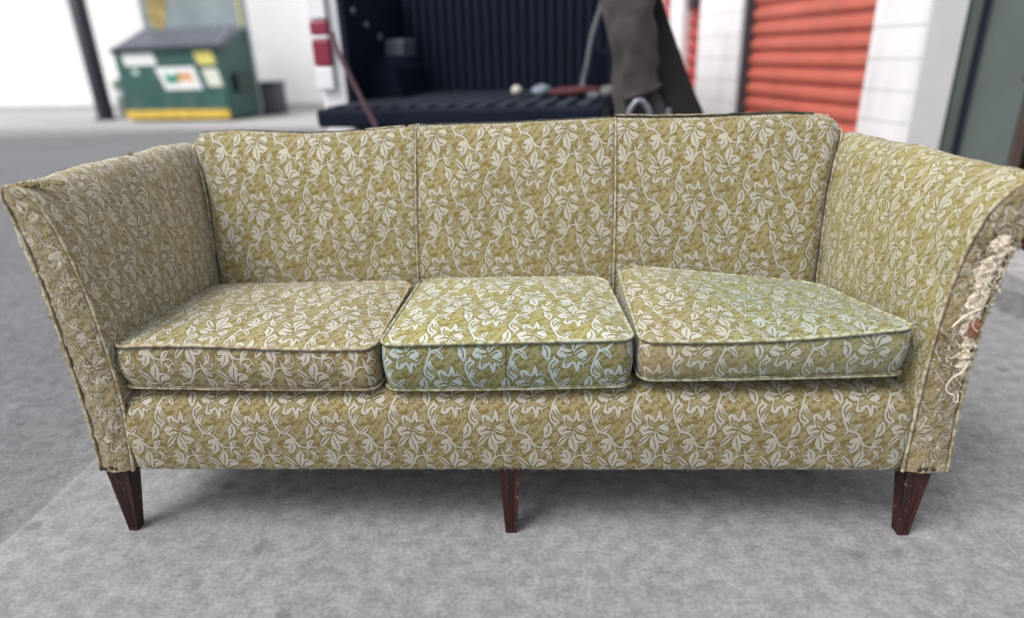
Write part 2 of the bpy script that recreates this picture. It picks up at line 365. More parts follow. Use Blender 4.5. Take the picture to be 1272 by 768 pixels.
# ------------------------------------------------------------------ far white building
white_paint = plain('white_painted_block', (.84, .84, .85), .7, .03, 3, bumps=.15, bscale=30)
grey_band = plain('grey_splash_band', (.42, .41, .41), .9, .2, 6)
wn = Vector((-wd.y, wd.x, 0)); wn = wn if wn.y > 0 else -wn
def WT(u, v, z): p = W0+wd*u+wn*v; return (p.x, p.y, z)
b = empty('warehouse', WT(8, 0, 0)); tag(b, 'long white painted warehouse wall behind the green dumpster', 'building')
inv = Vector(b.location)
def off(T, o): return lambda *a: tuple(Vector(T(*a))-Vector(o))
mb = MB(); mb.box((-14, 0, 0), (24, 6, 5.2), off(WT, inv)); mb.build('wall', white_paint, b, False)
mb = MB(); mb.box((-14, -.05, 0), (24, -.002, .16), off(WT, inv)); mb.build('base_band', grey_band, b, False)
mb = MB(); mb.box((-14.1, -.12, 5.2), (24.1, 6.1, 5.4), off(WT, inv)); mb.build('roof_edge', grey_band, b, False)
pole_mat = plain('near_black_pipe_paint', (.018, .020, .032), .45, .2, 5)
b = empty('pipe_post', (-8.93, 15.0, 0)); tag(b, 'tall black steel pipe post standing left of the green dumpster', 'post')
mb = MB(); mb.lathe([(.0, 5), (.17, 5), (.17, .05), (.17, 0)], k=20); mb.build('pipe', pole_mat, b)
mb = MB(); mb.lathe([(0, .05), (.24, .05), (.25, .04), (.25, 0)], k=20); mb.build('base_collar', pole_mat, b)
bol_mat = plain('grey_green_post_paint', (.25, .29, .26), .7, .3, 8)
b = empty('bollard', (-8.55, 15.1, 0)); tag(b, 'short grey green bollard between the black pipe post and the dumpster', 'bollard')
mb = MB(); mb.lathe([(0, .86), (.07, .85), (.11, .80), (.12, .75), (.12, 0)], k=18); mb.build('post', bol_mat, b)
mb = MB(); mb.lathe([(.122, .62), (.124, .6), (.124, .50), (.122, .48)], k=18); mb.build('band', white_paint, b)
# ------------------------------------------------------------------ dumpster
d0 = Vector((-8.02, 14.29, 0)); d1 = Vector((-5.607, 13.664, 0)); dx = (d1-d0).normalized(); dy = Vector((-dx.y, dx.x, 0)); DWd = (d1-d0).length
def DT(x, y, z): return (x*dx+y*dy+Vector((0, 0, z)))
green = plain('dumpster_green_paint', (.020, .090, .082), .5, .25, 3, bumps=.2, bscale=12, grime=.5)
lidm = plain('grey_plastic_lid', (.11, .12, .155), .45, .2, 4)
yel = plain('yellow_stripe_paint', (.62, .42, .06), .6, .2, 6)
stick = plain('white_sticker', (.78, .80, .80), .5, .06, 8)
b = empty('dumpster', d0, atan2(dx.y, dx.x)); tag(b, 'dark green steel dumpster with yellow bumper stripe and white stickers by the white wall', 'dumpster')
mb = MB(); DD = .95
pts = [(0, 0.06), (0, 1.40), (DD, 1.80), (DD, .06)]     # y,z side profile
fl = .02
vs = []
for x in (0, 1):
    for (y, z) in pts:
        xx = (0-fl*(z-.06)/1.4 if x == 0 else DWd+fl*.3*(z-.06)/1.4); vs.append((xx, y, z))
mb.add(vs, [(0, 1, 2, 3), (7, 6, 5, 4), (0, 4, 5, 1), (3, 2, 6, 7), (0, 3, 7, 4)]); mb.build('body', green, b, False)
mb = MB(); mb.box((-.07, -.05, 1.36), (DWd+.06, .02, 1.42)); mb.build('top_rim', plain('dark_green_rim', (.012, .04, .04), .5), b, False)
for k in range(9):
    mb = MB(); x0 = -.05+k*(DWd+.1)/9; x1 = x0+(DWd+.1)/9-.03; sq = lambda x, y: x*(1-.10*max(0, y))
    P = []
    for (y, z) in [(-.03, 1.425), (.3, 1.55), (.6, 1.67), (.9, 1.80)]:
        P.append([(sq(x0, y), y, z), (sq(x0+.03, y), y, z+.035), (sq(x1-.03, y), y, z+.035), (sq(x1, y), y, z)])
    mb.grid(P, flip=True); mb.build('lid_rib', lidm, b, False)
mb = MB(); mb.box((-.06, -.04, 1.405), (DWd+.05, .93, 1.42), lambda x, y, z: (x, y, z+max(0, y)*.415)); mb.build('lid', plain('lid_sheet', (.07, .075, .10), .5), b, False)
# raised rear lid leaning back against the wall
ra = plain('raised_lid_plastic', (.26, .31, .33), .5, .15, 1.2)
mb = MB(); mb.box((.0, .98, .06), (DWd+.06, 1.05, 3.3)); lid2 = mb.build('raised_lid', ra, b, False)
mb = MB(); mb.box((DWd-.10, .955, 1.5), (DWd-.03, .978, 3.3)); mb.build('yellow_edge', plain('pale_yellow_edge', (.50, .48, .20), .6), b, False)
mb = MB(); P = [[(.42+.25*sin(a)*r+.05*hn(a*2, r), 1.0-.03-.004*(1-r), 2.3+.5*cos(a)*r) for a in np.linspace(0, 2*pi, 17)] for r in (1., .6, .2, .01)]
mb.grid(P); mb.build('yellow_stain_sticker', plain('mustard_stain', (.34, .27, .10), .7, .5, 4), lid2, False)
mb = MB(); mb.box((-.02, -.035, .07), (DWd+.0, -.004, .24)); mb.build('bumper_stripe', yel, b, False)
mb = MB(); mb.box((.05, .05, 0), (DWd-.05, .9, .06)); mb.build('skid', plain('dark_skid', (.02, .02, .025), .7), b, False)
def sticker(name, poly, m, dep=-.006):
    mb = MB(); mb.prism(poly, dep, dep+.005); return mb.build(name, m, b, False)
sx = lambda px: (px-145)/126*DWd*1.0-.0
def dz(py): return (151-py)/89*1.42
sticker('sticker', [(sx(156), dz(81)), (sx(195), dz(81)), (sx(192), dz(66)), (sx(153), dz(66))], stick)
sticker('sticker', [(sx(163), dz(92)), (sx(171), dz(92)), (sx(170), dz(85)), (sx(161), dz(85))], plain('pale_green_sticker', (.4, .55, .5), .6))
logo = sticker('logo_plate', [(sx(200), dz(111)), (sx(244), dz(111)), (sx(238), dz(84)), (sx(191), dz(84))], stick)
lg = plain('logo_green', (.02, .30, .22), .5, .05); lo = plain('logo_orange', (.75, .36, .14), .5, .05)
def letter(strokes, m, nm):
    mb = MB()
    for (a, c_) in strokes:
        ax, az, bx, bz = sx(a[0]), dz(a[1]), sx(c_[0]), dz(c_[1]); L = sqrt((bx-ax)**2+(bz-az)**2); nx, nz = -(bz-az)/L*.045, (bx-ax)/L*.045
        mb.prism([(ax-nx, az-nz), (bx-nx, bz-nz), (bx+nx, bz+nz), (ax+nx, az+nz)], -.012, -.0065)
    mb.build(nm, m, logo, False)
letter([((203, 91), (206, 103)), ((206, 103), (210, 94)), ((210, 94), (213, 103)), ((213, 103), (217, 91))], lg, 'letter_w')
letter([((219, 103), (221, 91)), ((221, 91), (226, 99)), ((226, 99), (230, 91)), ((230, 91), (234, 103))], lo, 'letter_m')
sticker('yellow_sticker', [(sx(245), dz(82)), (sx(265), dz(82)), (sx(262), dz(65)), (sx(240), dz(65))], plain('yellow_label', (.68, .60, .16), .5))
sticker('pale_sticker', [(sx(252), dz(108)), (sx(269), dz(108)), (sx(265), dz(87)), (sx(247), dz(87))], plain('cream_label', (.66, .68, .60), .5))
for zz in (.55,):
    mb = MB(); mb.box((DWd+.03, .25, zz), (DWd+.14, .85, zz+.35)); o = mb.build('fork_pocket', plain('fork_pocket_paint', (.010, .03, .03), .5), b, False)
mb = MB(); mb.box((DWd-.02, .02, .06), (DWd+.05, .14, 1.42)); mb.build('corner_post', green, b, False)
# ribbed bin by the dumpster
b = empty('ribbed_crate', (-5.22, 15.1, 0), -.2); tag(b, 'small dark grey ribbed plastic crate at the foot of the white wall beside the dumpster', 'crate')
cm = plain('dark_grey_plastic', (.05, .052, .07), .5, .2, 5)
mb = MB(); mb.box((-.27, -.2, 0), (.27, .2, .68)); bevel(mb.build('body', cm, b, False), .04)
for k in range(5):
    mb = MB(); x0 = -.25+k*.105; mb.box((x0, -.225, .08), (x0+.06, -.202, .60)); mb.build('rib', plain('crate_rib', (.13, .13, .16), .5) if k == 0 else bpy.data.materials['crate_rib'], b, False)
mb = MB(); mb.box((-.29, -.22, .64), (.29, .22, .71)); bevel(mb.build('rim', cm, b, False), .02)
# ------------------------------------------------------------------ storage building on the right
sa = radians(11.0); sn = Vector((cos(sa), sin(sa), 0)); sdr = Vector((-sin(sa), cos(sa), 0)); SW = 3.5
def ST(u, v, z): p = sn*(SW+v)+sdr*u; return (p.x, p.y, z)       # u along wall (away), v into wall
b = empty('storage_building', ST(4, 0, 0)); so_ = Vector(b.location); tag(b, 'white storage unit building with red roll up doors along the right side', 'building')
T = off(ST, so_)
pil = plain('white_block_paint', (.82, .82, .84), .7, .04, 3, bumps=.12, bscale=25, grime=.22)
def blocks(u0, u1, name='block'):      # courses of painted block on a pilaster face
    z = 0; k = 0
    while z < 3.0:
        h = .205; w_ = u1-u0; n = max(1, int(round(w_/.42)))
        cuts = [u0+(w_*i/n) for i in range(n+1)]
        if k % 2 and n > 1: cuts = [u0]+[c_+w_/n/2 for c_ in cuts[:-1]]+[u1]
        for a, c_ in zip(cuts[:-1], cuts[1:]):
            mb = MB(); j = random.uniform(-.0015, .0015); mb.box((a+.002, -.012+j, z+.002), (c_-.002, .06, z+h-.003), T); mb.build(name, pil, b, False)
        z += h; k += 1
mb = MB(); mb.box((3.92, .003, 0), (4.28, .5, 3.2), T); mb.build('pilaster_core', pil, b, False); blocks(3.815, 4.30)
mb = MB(); mb.box((6.10, .003, 0), (6.90, .5, 3.2), T); mb.build('pilaster_core', pil, b, False); blocks(6.08, 6.92)
mb = MB(); mb.box((7.35, .003, 0), (7.66, .5, 3.2), T); mb.build('pilaster_core', pil, b, False); blocks(7.34, 7.67)
mb = MB(); mb.box((8.06, .003, 0), (16, .5, 3.2), T); mb.build('far_wall', pil, b, False)
mb = MB(); mb.box((3.92, -.1, 3.2), (16, 5, 3.6), T); mb.build('fascia', pil, b, False)
mb = MB(); mb.box((4.1, .5, 0), (4.25, 5, 3.2), T); mb.build('end_wall', pil, b, False)
red = plain('salmon_red_door_paint', (.56, .145, .105), .5, .1, 3, grime=.3); jamb = plain('dark_latch_and_jamb_shade', (.05, .05, .06), .6)
def rolldoor(u0, u1, rec=.12, m=red):
    d = MB(); pitch_ = .132; P = []; z = 0; n = int(3.1/pitch_)
    prof = [(0, 0), (.30, 0), (.42, .028), (.80, .028), (.92, 0), (1, 0)]
    for k in range(n):
        slat = MB(); P = []
        for (t, dp) in prof: P.append([T(u0, rec-dp+.0, k*pitch_+t*pitch_), T(u1, rec-dp, k*pitch_+t*pitch_)])
        slat.grid(P); slat.build('door_slat', m, b, False)
rolldoor(4.31, 6.07); rolldoor(6.93, 7.34, .10, plain('deep_red_door_paint', (.46, .075, .07), .5, .08, 3)); rolldoor(7.68, 8.06, .1, bpy.data.materials['deep_red_door_paint'])
mb = MB(); mb.box((6.035, .02, 0), (6.075, .12, 3.1), T); mb.build('jamb_shade_strip', jamb, b, False)  # dark strip painted in for the shadow along the door jamb
mb = MB(); mb.box((7.12, -.02, 1.52), (7.22, .08, 1.66), T); mb.build('latch', jamb, b, False)
# green-grey door and dark frame beyond the corner (a lower building butting on)
def GT(u, v, z): p = Vector(ST(3.815, 0, 0))+sn*u+sdr*v; return (p.x, p.y, z)
b = empty('side_entry', GT(.9, .1, 0)); tag(b, 'grey green metal side entry with dark frame and post right of the white block corner', 'door')
T2 = off(GT, b.location); gg = plain('grey_green_metal', (.14, .175, .16), .55, .12, 1.5)
mb = MB(); mb.box((.29, .05, 0), (3.2, .12, 3.2), T2); mb.build('door_panel', gg, b, False)
mb = MB(); mb.box((.265, .0, 0), (.292, .049, 3.2), T2); mb.build('door_frame', pole_mat, b, False)
mb = MB(); mb.box((.425, .005, 0), (.455, .046, 3.2), T2); mb.build('door_post', plain('dark_navy_post', (.012, .014, .030), .5), b, False)
mb = MB(); mb.box((.0, -.004, 0), (.262, .10, 3.2), T2); mb.build('return_wall', plain('white_paint_shade_grey', (.66, .67, .68), .7, .04, 5), b, False)  # same white wall, greyed in its colour as the shaded side
# sidewalk with kerb
k0 = Vector((2.19, 2.746, 0)); k1 = Vector((2.22, 2.532, 0)); kd = (k0-k1).normalized(); kn = Vector((kd.y, -kd.x, 0))
def KT(u, v, z): p = k1+kd*u+kn*v; return (p.x, p.y, z)
walk_m = concrete('sidewalk_concrete', (.36, .345, .345), (.44, .42, .41)); kerb_m = concrete('kerb_concrete', (.22, .215, .22), (.30, .295, .29))
wk = MB(); wk.box((-8, .14, -.1), (12, 2.6, .118), KT); tag(wk.build('sidewalk', walk_m, smooth=False), kind='structure')
wk = MB(); wk.box((-8, 0, -.1), (12, .137, .12), KT); kb = bevel(tag(wk.build('kerb', kerb_m, smooth=False), kind='structure'), .02, 3)
# dark wooden cabinet leaning by the entry
wdm = plain('dark_brown_wood', (.045, .026, .018), .6, .4, 12)
cp = Vector((2.83, 3.22, .12)); b = empty('wooden_cabinet', cp, radians(-35)); tag(b, 'dark brown wooden cabinet with an open front at the right edge on the sidewalk', 'cabinet')
for nm, a, c_ in [('side_panel', (-.25, -.2, 0), (-.215, .2, .80)), ('side_panel', (.215, -.2, 0), (.25, .2, .80)), ('back_panel', (-.21, .17, .03), (.21, .195, .79)), ('top_panel', (-.27, -.22, .802), (.27, .22, .84)), ('shelf', (-.213, -.18, .36), (.213, .168, .385)), ('bottom_panel', (-.213, -.18, .05), (.213, .168, .08))]:
    mb = MB(); mb.box(a, c_); bevel(mb.build(nm, wdm, b, False), .006)
# ------------------------------------------------------------------ pickup truck
TL = Vector((-1.118, 3.939, 0)); ta = radians(-14.6); b = empty('pickup_truck', TL, ta); tag(b, 'white pickup truck seen from behind with tailgate down and black ribbed bed liner', 'pickup truck')
tw = plain('white_truck_paint', (.74, .75, .78), .3, .03, 2, grime=.15); liner = plain('black_bed_liner', (.005, .008, .020), .7, .25, 4, spec=.15)
liner2 = plain('bed_floor_liner', (.035, .040, .058), .6, .3, 4, spec=.25); redl = plain('red_tail_lens', (.22, .02, .05), .25, .1, 5); clr = plain('clear_tail_lens', (.75, .74, .78), .12, .05, 5); chrome = plain('steel_grey', (.22, .23, .27), .35, .2, 6, metallic=.4)
TW_ = 1.68
mb = MB(); mb.box((0, 0, .765), (TW_, .50, .868)); bevel(mb.build('tailgate', liner, b, False), .02)
for k in range(14):
    mb = MB(); x0 = .06+k*.114; mb.box((x0, .03, .869), (x0+.06, 1.42, .882)); mb.build('floor_rib', liner2, b, False)
mb = MB(); mb.box((-.02, .52, .80), (TW_+.02, 1.47, .868)); mb.build('bed_floor', liner2, b, False)
mb = MB(); mb.box((-.03, 1.43, .868), (TW_+.03, 1.49, 1.62)); bh = mb.build('bed_front_wall', liner, b, False)
for k in range(24):
    mb = MB(); x0 = .03+k*.069; mb.box((x0, 1.405, .885), (x0+.03, 1.429, 1.60)); mb.build('wall_rib', plain('liner_rib', (.009, .014, .030), .7, spec=.15) if k == 0 else bpy.data.materials['liner_rib'], bh, False)
for s, x0, x1 in ((0, -.235, -.02), (1, TW_+.02, TW_+.235)):
    mb = MB(); mb.box((x0, .5, .50), (x1, 1.5, 1.60)); sp = bevel(mb.build('bed_side', tw, b, False), .04)
    xi = x1 if s == 0 else x0; dd = 1 if s == 0 else -1
    mb = MB(); mb.box((min(xi, xi+dd*.015), .51, .869), (max(xi, xi+dd*.015), 1.42, 1.59)); mb.build('side_liner', liner, b, False)
    mb = MB(); mb.prism([(0, 0), (.0, .22), (.14, .28), (.2, .2), (.24, 0)], .75, 1.25, (lambda x, y, z, xi=xi, dd=dd: (xi+dd*(.015+x), y, .87+z))); mb.build('wheel_well', liner, b, False)
    cx = (x0+x1)/2-(.04 if s == 0 else -.04)
    for nm, z0, z1, m_ in [('clear_lens', 1.375, 1.56, clr), ('red_lens', 1.285, 1.37, redl), ('clear_lens', 1.262, 1.282, clr), ('red_lens', 1.10, 1.26, redl), ('clear_lens', .955, 1.095, clr)]:
        mb = MB(); mb.box((cx-.062, .455, z0), (cx+.062, .499, z1)); bevel(mb.build(nm, m_, b, False), .012)
    mb = MB(); mb.box((min(xi, xi+dd*.04), .455, .87), (max(xi, xi+dd*.04), .50, 1.56)); mb.build('gate_post', liner, b, False)
    for (vy, vz) in [(.62, 1.42), (.80, 1.34), (1.0, 1.27), (1.18, 1.20)]:
        mb = MB(); mb.lathe([(0, 0), (.022, .002), (.025, .012), (0, .014)], (xi+dd*.016, vy, vz), 10, 'x'); mb.build('tie_down', chrome, b)
    mb = MB(); mb.box((min(xi+dd*.02, xi+dd*.10), 1.02, 1.12), (max(xi+dd*.02, xi+dd*.16), 1.28, 1.26), (lambda x, y, z: (x, y+.25*(z-1.06), z))); bevel(mb.build('bracket', plain('dull_bracket_steel', (.09, .10, .13), .5), b, False), .02)
mb = MB(); mb.box((-.2, 1.5, .5), (TW_+.2, 3.4, 1.35)); bevel(mb.build('cab_body', tw, b, False), .06)
mb = MB(); P = [(-.2, 1.35), (TW_+.2, 1.35), (TW_+.05, 1.98), (-.05, 1.98)]; mb.prism(P, 1.52, 3.1); bevel(mb.build('cab_roof', tw, b, False), .08)
mb = MB(); mb.prism([(.1, 1.58), (TW_-.1, 1.58), (TW_-.2, 1.90), (.2, 1.90)], 1.50, 1.518); mb.build('rear_window', plain('dark_window_glass', (.01, .014, .02), .06), b, False)
mb = MB(); mb.box((-.2, 3.4, .5), (TW_+.2, 4.5, 1.15)); bevel(mb.build('hood', tw, b, False), .08)
mb = MB(); mb.box((-.1, .40, .52), (TW_+.1, .56, .68)); bevel(mb.build('rear_bumper', chrome, b, False), .03)
mb = MB(); mb.box((.05, .6, .45), (TW_-.05, 4.3, .60)); mb.build('chassis', liner, b, False)
tyre = plain('tyre_rubber', (.02, .02, .02), .8)
for (x, y) in ((-.2, 1.05), (TW_-.05, 1.05), (-.2, 3.75), (TW_-.05, 3.75)):
    mb = MB(); mb.lathe([(.2, 0), (.33, 0), (.38, .03), (.385, .12), (.38, .22), (.33, .25), (.2, .25)], (x, y, .387), 28, 'x'); wh = mb.build('wheel', tyre, b)
    mb = MB(); mb.lathe([(0, .06), (.1, .05), (.2, .08), (.205, .17), (.1, .2), (0, .19)], (x, y, .387), 20, 'x'); mb.build('rim', chrome, wh)
strap_m = plain('maroon_rubber_strap', (.11, .055, .08), .6); strap2 = plain('grey_rope', (.12, .14, .16), .7)
# things on / at the truck
def tube_obj(name, pts, r, m, parent=None, n=10, k=8):
    mb = MB(); mb.tube(crom(pts, n), r, k); return mb.build(name, m, parent)
tag(tube_obj('strap', [(-.905, 3.70, 1.275), (-.885, 3.68, 1.19), (-.849, 3.66, 1.11), (-.80, 3.66, .99), (-.76, 3.66, .89), (-.72, 3.66, .80), (-.69, 3.66, .68), (-.67, 3.66, .5), (-.67, 3.68, .3), (-.69, 3.7, .03)], .014, strap_m), 'maroon rubber strap hanging down over the left side of the open tailgate', 'strap')
tag(tube_obj('strap', [(.605, 4.2, 1.52), (.60, 4.2, 1.41), (.565, 4.2, 1.30), (.537, 4.2, 1.20), (.51, 4.2, 1.05), (.486, 4.2, .935), (.50, 4.1, .895), (.56, 4.0, .893)], .018, strap2), 'grey rope strap hanging beside the brown coat at the right of the truck bed', 'strap')
mb = MB(); mb.lathe([(0, -.032), (.02, -.026), (.034, -.01), (.036, .004), (.028, .022), (.012, .032), (0, .034)], (0, 0, 0), 14); o = mb.build('ball', plain('offwhite_ball', (.50, .48, .42), .5)); o.location = (.075, 4.3, .918); tag(o, 'small off white ball lying on the truck bed floor', 'ball')
blu = plain('pale_blue_cloth', (.17, .20, .26), .8, .2, 10); drd = plain('dark_red_cloth', (.07, .012, .02), .8, .3, 10)
def lump(name, c_, r, m, seed, lab, cat):
    mb = MB(); P = []
    for i in range(9):
        th = pi*i/8; row = []
        for j in range(15):
            ph = 2*pi*(j % 14)/14; k = 1+.28*hn(cos(ph)*2+seed, sin(ph)*2, th*2)
            row.append((r[0]*sin(th)*cos(ph)*k, r[1]*sin(th)*sin(ph)*k, max(-r[2]*.8, r[2]*cos(th)*k)))
        P.append(row)
    mb.grid(P, flip=True); o = mb.build(name, m); o.location = c_; tag(o, lab, cat); return o
lump('rag', (.23, 4.25, .915), (.06, .05, .035), blu, 1, 'crumpled pale blue rag beside the white ball in the truck bed', 'rag')
lump('rag', (.43, 4.12, .91), (.16, .06, .032), drd, 5, 'dark red cloth heap at the right of the truck bed floor', 'cloth')
lump('rag', (.60, 3.85, .915), (.06, .05, .04), plain('grey_cloth', (.12, .115, .12), .8), 9, 'small grey cloth at the right corner of the tailgate', 'rag')
# coat
coat_m = plain('dark_brown_coat_cloth', (.066, .055, .057), .9, .25, 14, bumps=.4, bscale=90); coat_l = plain('dark_charcoal_coat_lining', (.014, .012, .014), .9, .2, 10)
b = empty('coat', (.8, 3.45, 0)); tag(b, 'dark brown coat with a hanging cuffed sleeve draped over the truck bed side', 'coat')
def CO(p): return (p[0]-.8, p[1]-3.45, p[2])
mb = MB(); P = []; P2 = []
for i in range(26):
    t = i/25; z = lerp(1.72, .35, t); xl = interp(z, [.3, .78, .95, 1.1, 1.37, 1.7], [.60, .60, .57, .57, .50, .52]); xr = interp(z, [.3, .78, .95, 1.1, 1.37, 1.7], [1.20, 1.03, .93, .86, .745, .66]); row = []; row2 = []
    for j in range(25):
        s = j/24; x = lerp(xl, xr, s); y = 3.50-.07*sin(pi*s)+.036*sin(s*17+t*3+1.5*sin(t*4))*(.4+t)+.03*hn(x*11, z*7)
        row.append(CO((x, y, z))); row2.append(CO((x+.01*(s-.5), y+.05+.03*sin(pi*s), z)))
    P.append(row); P2.append(row2)
mb.grid(P, flip=True); mb.grid(P2); mb.build('coat_body', coat_m, b)
mb = MB(); P = []
for i in range(22):
    t = i/21; cx = interp(t, [0, .4, .75, 1], [.60, .61, .655, .685]); cz = lerp(1.62, .945, t); cy = 3.40-.05*sin(pi*t); r0 = interp(t, [0, .5, .9, 1], [.12, .105, .09, .10])
    P.append([CO((cx+r0*cos(a)*(1+.05*sin(t*22+a*2)+.15*hn(t*9, a*1.5)+.07*sin(t*26+a*3)), cy+r0*.8*sin(a)*(1+.16*hn(t*8, a*2, 3)), cz+.03*cos(a)*t)) for a in np.linspace(0, 2*pi, 19)])
mb.grid(P); sl = mb.build('sleeve', coat_m, b)
mb = MB(); mb.tube([CO((.69+.089*cos(a), 3.40+.07*sin(a), .945+.03*cos(a))) for a in np.linspace(0, 2*pi, 20)[:-1]], .014, 8, closed=True); mb.build('cuff', coat_m, sl)
mb = MB()
mb.grid([[CO((interp(lerp(1.75, .3, i/12), [.3, .78, .95, 1.37, 1.75], [1.215, 1.045, .95, .765, .67])-.17*(1-j/4), 3.42-.012*sin(j*2), lerp(1.75, .3, i/12))) for j in range(5)] for i in range(13)], flip=True)
mb.build('coat_flap', coat_l, b)
# hand truck handle behind the sofa back
b = empty('hand_truck', (.67, 3.12, 0)); tag(b, 'grey tubular hand truck handle showing just behind the sofa back below the coat', 'hand truck')
mb = MB(); mb.tube(crom([(-.10, 0, .25), (-.10, 0, .6), (-.095, 0, .84), (-.07, 0, .905), (-.045, 0, .92), (-.02, 0, .905), (.008, 0, .84), (.01, 0, .6), (.01, 0, .25)], 8), .013, 8); mb.build('handle_loop', chrome, b)
mb = MB(); mb.tube([(.10, .02, .1), (.10, .02, .88)], .013, 8); mb.build('side_rail', chrome, b)
mb = MB(); mb.box((-.14, -.14, .02), (.14, 0, .03)); mb.build('toe_plate', chrome, b, False)
mb = MB(); mb.box((-.11, -.012, .12), (.11, .012, .30)); mb.build('frame_plate', chrome, b, False)
for x in (-.15, .12):
    mb = MB(); mb.lathe([(0, 0), (.08, 0), (.1, .008), (.1, .024), (.08, .032), (0, .032)], (x, .03, .10), 18, 'x'); mb.build('wheel', tyre, b)
# ------------------------------------------------------------------ SOFA
SO = Vector((-.0367, 1.3075, 0)); SY = radians(-3.2215)
sofa = empty('sofa', SO, SY); tag(sofa, 'vintage three seat sofa in worn gold damask with flared arms and tapered dark wood legs', 'sofa')
TU, TV = .190, .200
# front rail
def rail():
    mb = MB(); prof = crom([(.05, .206), (.012, .2035), (-.004, .206), (-.011, .23), (-.016, .30), (-.013, .35), (-.004, .380), (.014, .400), (.04, .410), (.10, .413)], 4)
    L = [0]
    for a, b_ in zip(prof[:-1], prof[1:]): L.append(L[-1]+float(np.linalg.norm(b_-a)))
    P = []; UV = []; x0, x1 = -.930, .954; n = 110
    for i in range(n+1):
        x = lerp(x0, x1, i/n); e = min(x-x0, x1-x); back = .024*max(0, 1-e/.03)**2.2; dn = .024*max(0, 1-e/.05)**2; row = []; ur = []
        xi = interp(x, [-.922, .945], [0, 1])
        for (y, z), l in zip(prof, L):
            k = (z-.2)/.22
            yy = y+back+.003*hn(x*5, z*9)*(k if k < .8 else .3); zz = z-dn*max(0, k)**2+(.0022*hn(x*60, 3)+.001*hn(x*170) if z < .21 else 0)
            if z > .39: zz += .003*hn(x*4, 2)
            xx = x+(.006*(1-k) if i == 0 else 0)-(.004*(1-k) if i == n else 0)
            row.append((xx, yy, zz)); ur.append(((x+.0997)/TU+.62, (l-.054)/TV+.577))
        P.append(row); UV.append(ur)
    mb.grid(P, UV); return mb.build('front_rail', fab_rail, sofa)
rail()
mb = MB(); mb.box((-.93, .08, .40), (.95, .56, .408)); mb.build('seat_deck', under_mat, sofa, False)
mb = MB(); mb.box((-.99, .02, .19), (1.02, .70, .2015)); mb.build('bottom_lining', under_mat, sofa, False)
# arms
def resample(pts, n):
    p = np.array(crom(pts, 12)); d = np.r_[0, np.cumsum(np.linalg.norm(np.diff(p, axis=0), axis=1))]; s = np.linspace(0, d[-1], n)
    return np.stack([np.interp(s, d, p[:, i]) for i in range(p.shape[1])], 1), d[-1]
ARM = {
 -1: dict(front_in=[(-.928,.203),(-.912,.33),(-.904,.42),(-.904,.50),(-.907,.60),(-.914,.68),(-.928,.78),(-.953,.865),(-.982,.907),(-1.006,.921)],
          front_out=[(-1.006,.921),(-1.026,.918),(-1.036,.900),(-1.030,.865),(-1.019,.80),(-1.010,.70),(-1.005,.55),(-1.003,.40),(-1.006,.28),(-1.012,.203)],
          rear_in=[(-.905,.203),(-.904,.33),(-.904,.42),(-.904,.50),(-.905,.60),(-.909,.70),(-.917,.78),(-.930,.86),(-.948,.905),(-.966,.922)],
          rear_out=[(-.966,.922),(-.99,.925),(-1.008,.905),(-1.012,.865),(-1.010,.80),(-1.008,.70),(-1.006,.55),(-1.004,.40),(-1.006,.28),(-1.012,.203)]),
 1: dict(front_in=[(.946,.203),(.945,.33),(.945,.42),(.946,.50),(.950,.60),(.958,.675),(.973,.76),(.996,.825),(1.030,.868),(1.066,.890)],
          front_out=[(1.066,.890),(1.092,.892),(1.104,.876),(1.098,.84),(1.078,.79),(1.056,.72),(1.040,.60),(1.036,.45),(1.040,.32),(1.048,.203)],
          rear_in=[(.920,.203),(.918,.33),(.918,.42),(.918,.50),(.921,.60),(.925,.70),(.934,.78),(.948,.85),(.968,.888),(.988,.900)],
          rear_out=[(.988,.900),(1.015,.902),(1.030,.885),(1.034,.85),(1.034,.80),(1.034,.70),(1.034,.60),(1.036,.45),(1.040,.32),(1.045,.203)]),
}
AFRONT = {}
